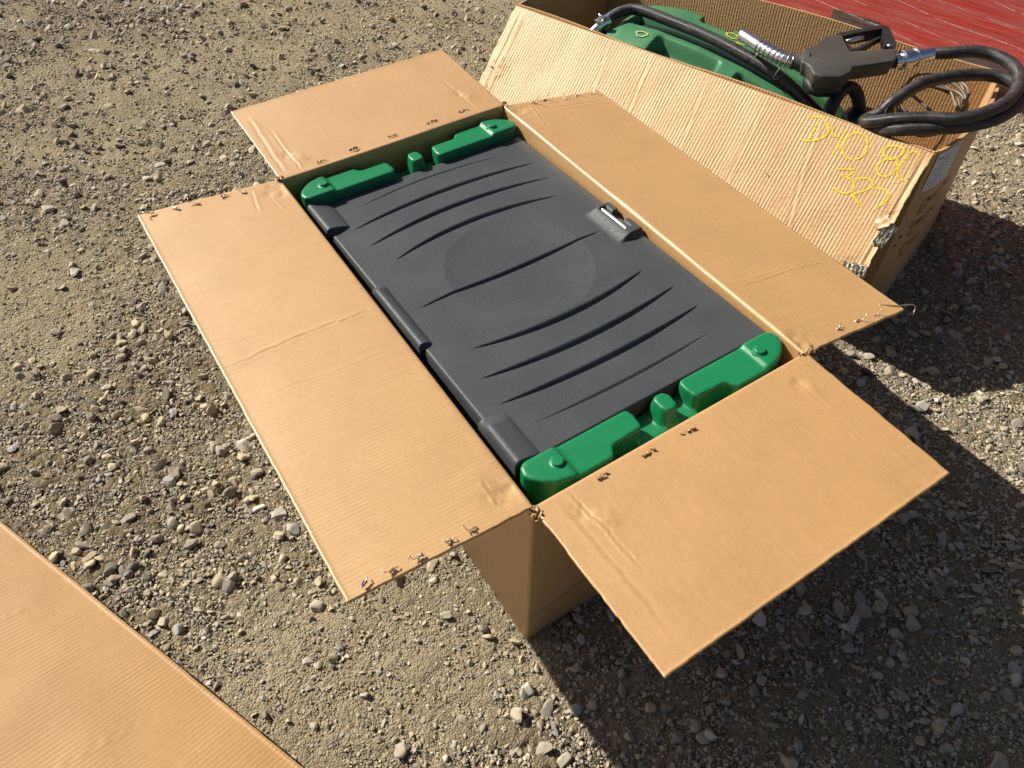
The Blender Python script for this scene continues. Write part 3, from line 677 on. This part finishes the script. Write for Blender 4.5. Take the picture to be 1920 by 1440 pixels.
def word(txt, t, z, hgt, wd):
    out = []
    for ch in txt:
        for s_ in GL[ch]: out.append(endstroke([(t + a * hgt * .62, z + b * hgt * 1.5) for a, b in s_], wd * 1.3, 1, .0028))
        t += hgt * .7
    return out
parts = []
def cbox(t, z, sx_, sz): return [endstroke([(t, z), (t + sx_, z + .008), (t + sx_, z + sz + .008), (t, z + sz), (t, z)], .0036, 3, .0028)]
for t, z, txt in ((.046, .315, 'DIESEL'), (.046, .24, 'H2O'), (.046, .165, 'GASOLINE'), (.135, .325, 'WASTE'), (.125, .24, 'OIL')):
    parts += cbox(t, z, .020, .044); parts += word(txt, t + .024, z + .03, .0125, .0022)
parts += [endstroke([(.046, .315), (.056, .345), (.066, .323)], .0022, 2, .0028), endstroke([(.03, .29), (.25, .30)], .0018, 10, .0028), endstroke([(.03, .275), (.06, .28), (.25, .285)], .0018, 10, .0028)]
v, f = join(parts); mesh_obj('printed_boxes', v, f, M['ink'], box2, False)
# grubby strip of glue joint along the end wall's near edge
parts = []
for t, z, r_ in ((.020, .245, .005), (.016, .215, .0035)):
    parts.append(prism([(t + r_ * math.cos(a), z + r_ * math.sin(a)) for a in np.linspace(0, 6.28, 10)[:-1]], 0, .0005))
for q, (v, f) in enumerate(parts): parts[q] = (np.array([endpt(p[0], p[1], .001 + p[2]) for p in v]), f)
for v, f in parts: mesh_obj('ink_spot', v, f, M['ink'], box2, False)
# far flap folded down behind, its end showing past the corner
v, f, uv, fr3 = flap_mesh(B(-.004, B2W + .001, B2H), B(1.37, B2W + .001, B2H), UP, np.array([0, .30, -.954]) / np.linalg.norm([0, .30, -.954]), .30, (), (), radius=.004, seed=12, step=.012, strip=.05, warp=.006)
f = orient_up(v, f, np.array([0, 1., 0])); o = mesh_obj('flap', v, f, M['card_wash'], box2, True, uv); solid(o, .006); o['label'] = 'flap hanging down at the far side'

# tank inside box 2
tank2 = b2root('fuel_tank', 'dusty green fuel tank with moulded pockets lying in the washboarded box under a black hose', 'fuel tank')
ss = np.arange(.26, 1.12, .004); tt = np.arange(.008, .40, .003); S, T_ = np.meshgrid(ss, tt, indexing='ij')
zt = np.interp(S, [.26, .30, .34, .45, .60, .75, .9, 1.0, 1.04, 1.08, 1.12], [.35, .42, .448, .487, .518, .536, .542, .536, .525, .485, .40])
z = zt.copy()
z -= np.clip(.07 - T_, 0, 1) ** 1.4 * .9                                  # near shoulder
ch = np.clip((T_ - .104) / .012, 0, 1) * np.clip((.205 - T_) / .012, 0, 1) * np.clip((1.03 - S) / .02, 0, 1); z -= .045 * ch * ch * (3 - 2 * ch)
far = np.interp(S, [.26, .55, .66, .70, .8, .9, 1.0, 1.1], [.235, .235, .245, .275, .285, .285, .27, .25]); z -= np.clip(T_ - far, 0, 1) ** 1.2 * 6
def pocket(s0, s1, t0, t1, dep):
    global z
    r = .022; q = np.clip((S - s0) / r, 0, 1) * np.clip((s1 - S) / r, 0, 1) * np.clip((T_ - t0) / r, 0, 1) * np.clip((t1 - T_) / r, 0, 1); q = q * q * (3 - 2 * q); z -= dep * q
pocket(.655, .885, -.06, .088, .05); pocket(.385, .605, -.06, .08, .05); pocket(.72, .84, .245, .34, .05)
z = np.maximum(z, .2) + .0008 * fbm(S, T_, 30, 2, 61)
tv = np.stack([-S, T_, z], -1).reshape(-1, 3); tf = gridf(len(ss), len(tt)); tf = orient_up(tv, tf, UP)
tb = mesh_obj('tank_body', tv, tf, M['green2'], tank2)
v, f = join([boxm(-1.03, -.30, .112, .197, .452, .478)])
v = v.copy(); v[:, 2] += np.interp(-v[:, 0], [.3, 1.03], [-.06, .02]); v, f = v, f
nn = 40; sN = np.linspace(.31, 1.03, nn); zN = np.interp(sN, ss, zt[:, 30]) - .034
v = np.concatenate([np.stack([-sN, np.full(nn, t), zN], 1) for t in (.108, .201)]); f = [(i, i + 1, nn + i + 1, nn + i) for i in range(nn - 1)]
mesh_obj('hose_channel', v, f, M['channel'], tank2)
# sticker, crayon scrawl, pump
v = [(-.755, .018, .0), (-.733, .028, .0), (-.722, .006, 0), (-.744, -.004, 0)]; v = [(x, y + .014, .4945) for x, y, q in v]
mesh_obj('sticker', *prism([(x, y) for x, y, q in v], .4925, .4945), M['paper'], tank2, False)
p = np.array([(-.93 + .018 * math.cos(a) * (1 + .2 * math.sin(3 * a)), .055 + .012 * math.sin(a), 0) for a in np.linspace(0, 9, 30)]); p[:, 2] = .5435 - .06 * 0
p[:, 2] = [float(z[np.argmin(abs(ss + q[0])), np.argmin(abs(tt - q[1]))]) + .002 for q in p]
v, f = ribbon(p, .006, (0, 0, 1)); mesh_obj('crayon_mark', v, f, simple('pale_crayon', (.42, .42, .18), .7), tank2, False)
p = np.array([(-.71 + .02 * math.cos(a), .235 + .014 * math.sin(a), 0) for a in np.linspace(.3, 5.2, 20)] + [(-.675 + .02 * math.cos(a), .225 + .014 * math.sin(a), 0) for a in np.linspace(2.5, -2, 20)])
p[:, 2] = [float(z[np.argmin(abs(ss + q[0])), np.argmin(abs(tt - q[1]))]) + .002 for q in p]
v, f = ribbon(p, .005, (0, 0, 1)); mesh_obj('crayon_mark', v, f, M['crayon'], tank2, False)
def lathe(prof, seg=28):
    V = [(r * math.cos(2 * math.pi * k / seg), r * math.sin(2 * math.pi * k / seg), z_) for r, z_ in prof for k in range(seg)]
    return np.array(V), [(i * seg + k, i * seg + (k + 1) % seg, (i + 1) * seg + (k + 1) % seg, (i + 1) * seg + k) for i in range(len(prof) - 1) for k in range(seg)]
def xform(vf, loc, rot=(0, 0, 0), sc=1):
    R_ = np.array(Matrix.Rotation(rot[2], 3, 'Z') @ Matrix.Rotation(rot[1], 3, 'Y') @ Matrix.Rotation(rot[0], 3, 'X')); return vf[0] @ R_.T * sc + np.array(loc), vf[1]
pump = join([xform(lathe([(.0001, .11), (.03, .11), (.052, .10), (.058, .085), (.058, -.06), (.0001, -.06)]), B(.235, .165, .37)), xform(lathe([(.0001, .13), (.02, .13), (.024, .12), (.026, 0), (.06, -.02)]), B(.16, .12, .34), (0, .7, 0)),
             boxm(-.30, -.14, .05, .24, .10, .33), xform(lathe([(.0001, .06), (.03, .06), (.034, .05), (.034, -.05)]), B(.12, .10, .43), (1.1, .4, 0))])
pp = mesh_obj('pump', *pump, M['blackp'], tank2); sharp(pp, 50); bevel(pp, .004, 2, 50)
v, f = join([xform(lathe([(.0001, .03), (.018, .03), (.024, .02), (.024, -.05)]), B(1.085, .075, .48), (0, .6, 0))]); mesh_obj('filler_cap', v, f, M['blue'], tank2)

# hose with its nozzle
hose = b2root('fuel_hose', 'long black rubber fuel hose with grey trigger nozzle looped over the washboarded box', 'fuel hose')
def path(pts, n=8): return smooth([B(*p) for p in pts], n)
g = N('ribbed_rubber_hose'); uvn = g.n('UVMap').outputs[0]; sx = g.n('SeparateXYZ'); g.l(uvn, sx.inputs[0])
d1 = g.math('SINE', g.math('MULTIPLY', g.math('ADD', sx.outputs[0], g.math('MULTIPLY', sx.outputs[1], .02)), 1400)); d2 = g.math('SINE', g.math('MULTIPLY', g.math('SUBTRACT', sx.outputs[0], g.math('MULTIPLY', sx.outputs[1], .02)), 1400))
tc = g.n('TexCoord').outputs['Object']; du = g.noise(tc, 40, 4, .65)
col = g.mix(g.rng(du, .42, .75, 0, .55), (.022, .0205, .0195), (.105, .088, .074))
M['hose'] = g.done(col, g.rng(du, .35, .7, .34, .6), g.bump(g.math('MULTIPLY', d1, d2), .0008, .5), Specular_IOR_Level=.5)
HR = .0170
def hose_part(name, p, mat, parent, r=HR, seg=18):
    v, f = tube(p, r, seg); return mesh_obj(name, v, f, mat, parent, True, tube_uv(p, len(p), seg))
p1 = path([(1.075, .045, .530), (1.05, .105, .553), (1.006, .150, .560), (.90, .152, .558), (.742, .148, .550), (.595, .143, .530), (.494, .138, .508), (.39, .125, .470), (.30, .118, .420), (.25, .13, .34)])
h1 = hose_part('hose', p1, M['hose'], hose); h1['label'] = 'stretch of hose lying along the tank'
p2 = path([(.168, .381, .590), (.122, .402, .598), (.07, .441, .603), (.022, .455, .603), (-.025, .440, .602), (-.061, .400, .600), (-.081, .337, .598), (-.085, .266, .595), (-.074, .205, .592), (-.043, .132, .588), (-.004, .082, .584),
           (.057, .055, .577), (.123, .02, .565), (.170, .004, .548), (.198, .020, .530), (.200, .060, .520), (.180, .085, .535), (.166, .105, .560), (.146, .182, .572), (.124, .244, .575), (.083, .317, .575), (.017, .387, .573), (-.039, .410, .570), (-.085, .390, .568), (-.107, .340, .566), (-.102, .266, .564), (-.075, .180, .562), (-.020, .100, .560), (.046, .045, .556), (.110, .008, .545), (.16, -.0 + .012, .520), (.205, .04, .46), (.22, .08, .38)])
h2 = hose_part('hose', p2, M['hose'], hose); h2['label'] = 'loose coil of hose overhanging the box end'
p3 = path([(.30, .035, .36), (.303, .05, .44), (.312, .085, .50), (.312, .145, .530), (.292, .185, .520), (.262, .185, .48), (.236, .165, .40)])
hose_part('hose', p3, M['hose'], hose, .0185)['label'] = 'short upright loop of hose at the pump'
# hose clamp at the far end
v, f = join([tube([B(1.062, .072, .540), B(1.075, .050, .532)], .0185, 18), tube([B(1.082, .034, .526), B(1.072, .055, .534)], .0205, 18), boxm(-1.075, -1.055, .028, .044, .548, .562), tube([B(1.075, .045, .53), B(1.092, .02, .505)], .013, 16), tube([B(1.058, .03, .552), B(1.082, .045, .560)], .004, 10)])
o = mesh_obj('hose_clamp', v, f, M['chrome'], hose); sharp(o)
# nozzle
NZ = empty('nozzle'); NZ.parent = hose
body_ol = [(.462, .152), (.448, .163), (.442, .200), (.444, .243), (.436, .268), (.409, .307), (.369, .252), (.343, .220), (.300, .262), (.249, .319), (.238, .306), (.220, .252), (.222, .236), (.262, .180), (.300, .130), (.292, .097), (.304, .052), (.345, .022), (.375, .022), (.398, .052), (.414, .066), (.431, .064)]
nb = [(-s, t) for s, t in body_ol]
v, f = prism(nb, .562, .607); v = v.copy()
cx, cy = np.mean(nb, 0)
lo = v[:, 2] < .58; v[lo, :2] = np.array([cx, cy]) + (v[lo, :2] - np.array([cx, cy])) * .9; v[~lo, :2] = np.array([cx, cy]) + (v[~lo, :2] - np.array([cx, cy])) * .965
nbody = mesh_obj('nozzle_body', v, f, M['nozzle'], NZ); bevel(nbody, .009, 3, 30); nbody['label'] = 'grey nozzle body and handle'
# belly of the casting, below the body; its shadow is painted in as black
v, f = prism([(-a, b) for a, b in ((.405, .07), (.375, .042), (.345, .042), (.312, .07), (.306, .11), (.34, .20), (.40, .22), (.44, .17))], .540, .566); mesh_obj('nozzle_belly', v, f, M['guard'], NZ); bevel(NZ.children[-1], .012, 3, 30)
v, f = xform(lathe([(.030, 0), (.030, .018), (.026, .022), (.022, .03), (.0195, .031)]), (0, 0, 0)); 
dirn = np.array([-(.478 - .445), .097 - .112, 0]); 
def along(a, b, prof, seg=20):
    """lathe profile (radius, fraction) along a segment"""
    a, b = np.array(a, float), np.array(b, float); pts = [a + (b - a) * q for r_, q in prof]; return tube(pts, [r_ for r_, q in prof], seg)
v, f = along(B(.425, .118, .583), B(.468, .100, .583), [(.029, 0), (.027, .35), (.022, .6), (.022, 1)]); o = mesh_obj('nozzle_collar', v, f, M['nozzle'], NZ); sharp(o)
# guard with its hole, and the lever
def strip(pl, wd, z0, z1):
    p = smooth([(-a, b, 0) for a, b in pl], 6); t = np.gradient(p, axis=0); t /= np.linalg.norm(t, axis=1)[:, None]; nrm = np.stack([-t[:, 1], t[:, 0], 0 * t[:, 0]], 1)
    wd = np.interp(np.linspace(0, 1, len(p)), np.linspace(0, 1, len(wd)), wd)[:, None]
    a = p + nrm * wd / 2; b = p - nrm * wd / 2; n = len(p)
    V = np.vstack([a + [0, 0, z0], b + [0, 0, z0], a + [0, 0, z1], b + [0, 0, z1]]); F = []
    for i in range(n - 1): F += [(i, i + 1, n + i + 1, n + i), (2 * n + i, 3 * n + i, 3 * n + i + 1, 2 * n + i + 1), (i, 2 * n + i, 2 * n + i + 1, i + 1), (n + i, n + i + 1, 3 * n + i + 1, 3 * n + i)]
    F += [(0, n, 3 * n, 2 * n), (n - 1, 3 * n - 1, 4 * n - 1, 2 * n - 1)]; return V, F
v, f = strip([(.412, .295), (.392, .335), (.365, .378), (.338, .422), (.326, .430), (.316, .418), (.295, .383), (.272, .345), (.268, .318)], [.022, .018, .017, .020, .022, .022, .022, .026, .030], .568, .602)
o = mesh_obj('trigger_guard', v, f, M['guard'], NZ, False); bevel(o, .003, 2, 40)
v, f = strip([(.384, .285), (.362, .262), (.345, .262), (.334, .300), (.325, .350), (.318, .385)], [.012, .014, .014, .012, .009, .007], .576, .594); o = mesh_obj('trigger', v, f, M['guard'], NZ, False); bevel(o, .002, 2, 40)
v, f = tube([B(.388, .300, .587), B(.369, .335, .590), B(.358, .352, .590)], .006, 10); mesh_obj('trigger_latch', v, f, M['chrome'], NZ)
v, f = xform(lathe([(.0065, 0), (.006, .003), (.0001, .004)], 16), B(.272, .325, .602)); mesh_obj('rivet', v, f, M['chrome'], NZ)
# spout, spring and swivel coupling
sp_ = smooth([B(.446, .106, .583), B(.478, .098, .583), B(.515, .104, .583), B(.561, .119, .583), B(.60, .136, .583), B(.648, .157, .583)], 8)
v, f = tube(sp_, .0175, 20); o = mesh_obj('spout', v, f, M['chrome'], NZ); sharp(o, 50)
k0, k1 = 3, 28; m = 170; q = np.linspace(k0, k1, m); ctr = np.stack([np.interp(q, np.arange(len(sp_)), sp_[:, i]) for i in range(3)], 1); t = np.gradient(ctr, axis=0); t /= np.linalg.norm(t, axis=1)[:, None]
side = np.cross(t, UP); ang = np.linspace(0, 2 * math.pi * 9, m); hx = ctr + .0200 * (np.cos(ang)[:, None] * side + np.sin(ang)[:, None] * UP)
v, f = tube(hx, .0019, 6); mesh_obj('spout_spring', v, f, M['chrome'], NZ)
v, f = along(B(.236, .272, .585), B(.164, .388, .589), [(.021, 0), (.021, .12), (.019, .13), (.019, .2), (.027, .21), (.027, .40), (.022, .41), (.022, .52), (.025, .53), (.025, .6), (.0205, .62), (.0205, .97), (.0195, 1)], 20); o = mesh_obj('swivel_coupling', v, f, M['chrome'], NZ); sharp(o, 25)
# wires that tie things together
for c_, r_, tlt in (((.575, .130, .556), .030, .4), ((.492, .115, .545), .034, .3)):
    p = np.array([B(c_[0] + .006 * math.sin(2 * a), c_[1] + r_ * math.cos(a), c_[2] + r_ * .9 * math.sin(a)) for a in np.linspace(0, 6.283, 26)]); v, f = tube(p, .0014, 6, False); mesh_obj('tie_wire', v, f, M['wirel'], hose)
p = np.array([B(.155 + .004 * math.sin(a), .052 + .036 * math.cos(a), .552 + .030 * math.sin(a)) for a in np.linspace(0, 6.283, 26)]); v, f = tube(p, .0016, 6, False); mesh_obj('tie_wire', v, f, M['guard'], hose)

# coil of cable lying in the end of the box
coil = b2root('cable_coil', 'coil of thin brown cable in the washboarded box, under the hose loop', 'cable')
m = 480; a = np.linspace(0, 2 * math.pi * 8, m); rr = .088 + .010 * np.sin(a * 1.13) + .004 * np.sin(a * 3.7); zc = .425 + .05 * (a / a[-1]) + .006 * np.sin(a * 2.3)
p = np.stack([-(.115 + rr * np.cos(a)), .375 + rr * 1.1 * np.sin(a), zc + .35 * (rr * np.sin(a))], 1); v, f = tube(p, .0048, 8); mesh_obj('cable', v, f, M['cable'], coil)
p = smooth([p[-1], B(.04, .30, .45), B(.02, .20, .46), B(.03, .12, .40), B(.05, .09, .28)], 8); v, f = tube(p, .0045, 8); mesh_obj('cable_end', v, f, M['cable'], coil)

# ------------------------------------------------------------------ stretch-wrapped red load behind
wrap = b2root('wrapped_pallet_load', 'red goods on a pallet bound in shiny clear stretch wrap behind the washboarded box', 'pallet load')
g = N('red_goods'); tc = g.n('TexCoord').outputs['Object']; sx = g.n('SeparateXYZ'); g.l(tc, sx.inputs[0])
st_z = g.noise(g.mapping(tc, (.5, .5, 14)), 5, 4, .6); blot = g.noise(tc, 3, 3)
col = g.mix(g.rng(st_z, .35, .7, 0, .7), (.74, .05, .03), (.60, .07, .05)); col = g.mix(g.rng(blot, .5, .7, 0, .4), col, (.68, .05, .025))
M['red'] = g.done(col, .45, g.bump(st_z, .006, .4))
x0, x1, y0, y1 = -2.1, .9, 1.45, 2.6
v, f = boxm(x0, x1, y0, y1, .10, 1.1); o = mesh_obj('red_goods', v, f, M['red'], wrap, False); bevel(o, .02, 3)
g = N('dark_wood'); tc2 = g.n('TexCoord').outputs['Object']; wn = g.noise(g.mapping(tc2, (2, 20, 20)), 6, 4); M['wood'] = g.done(g.mix(wn, (.07, .03, .022), (.12, .06, .04)), .7)
v, f = join([boxm(x0, x1, y0 + .02, y0 + .1, .0, .09), boxm(x0, x1, y1 - .1, y1 - .02, 0, .09)]); mesh_obj('pallet_runner', v, f, M['wood'], wrap, False)
for a in (-.78, -.26, .26):
    v, f = boxm(a, a + .2, y0 - .004, y0 + .02, .08, .188); o = mesh_obj('dark_slat', v, f, M['wood'], wrap, False)
g = N('stretch_film'); tc = g.n('TexCoord').outputs['Object']; warp_ = g.noise(tc, 2.2, 3); sx = g.n('SeparateXYZ'); g.l(tc, sx.inputs[0])
lean = g.math('ADD', sx.outputs[2], g.math('MULTIPLY', sx.outputs[0], .10)); lean = g.math('ADD', lean, g.math('MULTIPLY', warp_, .05))
cmb = g.n('CombineXYZ'); g.l(g.math('MULTIPLY', sx.outputs[0], .3), cmb.inputs[0]); g.l(g.math('MULTIPLY', lean, 26), cmb.inputs[2])
rk = g.noise(cmb.outputs[0], 1.0, 5, .65); rk2 = g.noise(g.mapping(tc, (3, 3, 120)), 1.5, 3)
line = g.rng(rk, .60, .70, 0, .4); haze_ = g.rng(rk2, .35, .75, .03, .2)
fl_ = g.math('FRACT', g.math('ADD', g.math('MULTIPLY', lean, 17), g.math('MULTIPLY', g.noise(tc, 1.2, 2), 1.2)))
brk = g.rng(g.noise(g.mapping(tc, (9, 1, 30)), 3, 4, .7), .4, .55, 0, 1)
l2 = g.math('MULTIPLY', g.rng(fl_, .95, .97, 0, .85), brk)
fac = g.math('ADD', g.math('ADD', line, haze_, True), l2, True)
g.t.nodes.remove(g.t.nodes['Principled BSDF']); bs = g.n('BsdfPrincipled'); bs.inputs['Base Color'].default_value = (.85, .78, .76, 1); bs.inputs['Roughness'].default_value = .16
g.l(g.bump(rk, .012, .7), bs.inputs['Normal']); tr = g.n('BsdfTransparent'); mx = g.n('MixShader'); g.l(fac, mx.inputs[0]); g.l(tr.outputs[0], mx.inputs[1]); g.l(bs.outputs[0], mx.inputs[2]); g.l(mx.outputs[0], g.t.nodes['Material Output'].inputs[0]); M['film'] = g.m
v, f = boxm(x0 - .01, x1 + .01, y0 - .01, y1 + .01, .06, 1.112); o = mesh_obj('stretch_wrap', v, f, M['film'], wrap, False); bevel(o, .03, 3)

# ------------------------------------------------------------------ third box at the lower left, only its flap in view
E0 = np.array([-.9144, .9314, 0.]); E1 = np.array([-.525, .0235, 0.]); e = (E1 - E0) / np.linalg.norm(E1 - E0); pr = np.array([e[1], -e[0], 0])
if pr[0] > 0: pr = -pr
th = deg(27); zb0, zb1 = .016, .046; fwid = .43
S0, S1 = -.30, 1.35; Hh = .43 * math.sin(th) + .01
hA = E0 + e * S0 + pr * fwid * math.cos(th); hB = E0 + e * S1 + pr * fwid * math.cos(th)
box3 = empty('cardboard_box', tuple(hA * [1, 1, 0]), (0, 0, math.atan2(e[1], e[0])), 'smooth brown cardboard box at the lower left, its sloping flap creased', 'cardboard box')
LEN = S1 - S0
dd = np.array([0, math.cos(th), -math.sin(th)]); dd /= np.linalg.norm(dd)     # local: x along e, y towards the open ground
if np.cross([0, 0, 1.], e) @ (-pr) < 0: dd[1] = -dd[1]
sgn = 1 if dd[1] > 0 else -1
def u3(q, z=0):      # world ground point -> (s, w)
    q = np.array(q); return float((q - E0) @ e) - S0
cr = [([(.62, .33), (.60, .25), (.57, .2), (.56, .02)], .0011, .0016), ([(1.02, .32), (1.0, .2), (.97, .03)], .0009, .0016), ([(1.16, .33), (1.13, .15), (1.1, .02)], .0006, .0016)]
v, f, uv, fr = flap_mesh((0, 0, Hh + .012), (LEN, 0, Hh + .012 + .045), UP, dd, fwid, cr, (), step=.006, seed=15, curl=.0, warp=.004, lip=.0035)
f = orient_up(v, f, fr[3]); o = mesh_obj('flap', v, f, M['card_edge'], box3, True, uv); solid(o, .0055)
v, f, uv = box_walls(rrect(0, LEN, 0, .5, .003) if sgn < 0 else rrect(0, LEN, -.5, 0, .003), rrect(-.006, LEN + .006, -.006, .506, .006) if sgn < 0 else rrect(-.006, LEN + .006, -.506, .006, .006), 0, Hh - .002, 2)
mesh_obj('box_body', v, f, M['card_wall'], box3, True, uv); sharp(box3.children[-1], 45)
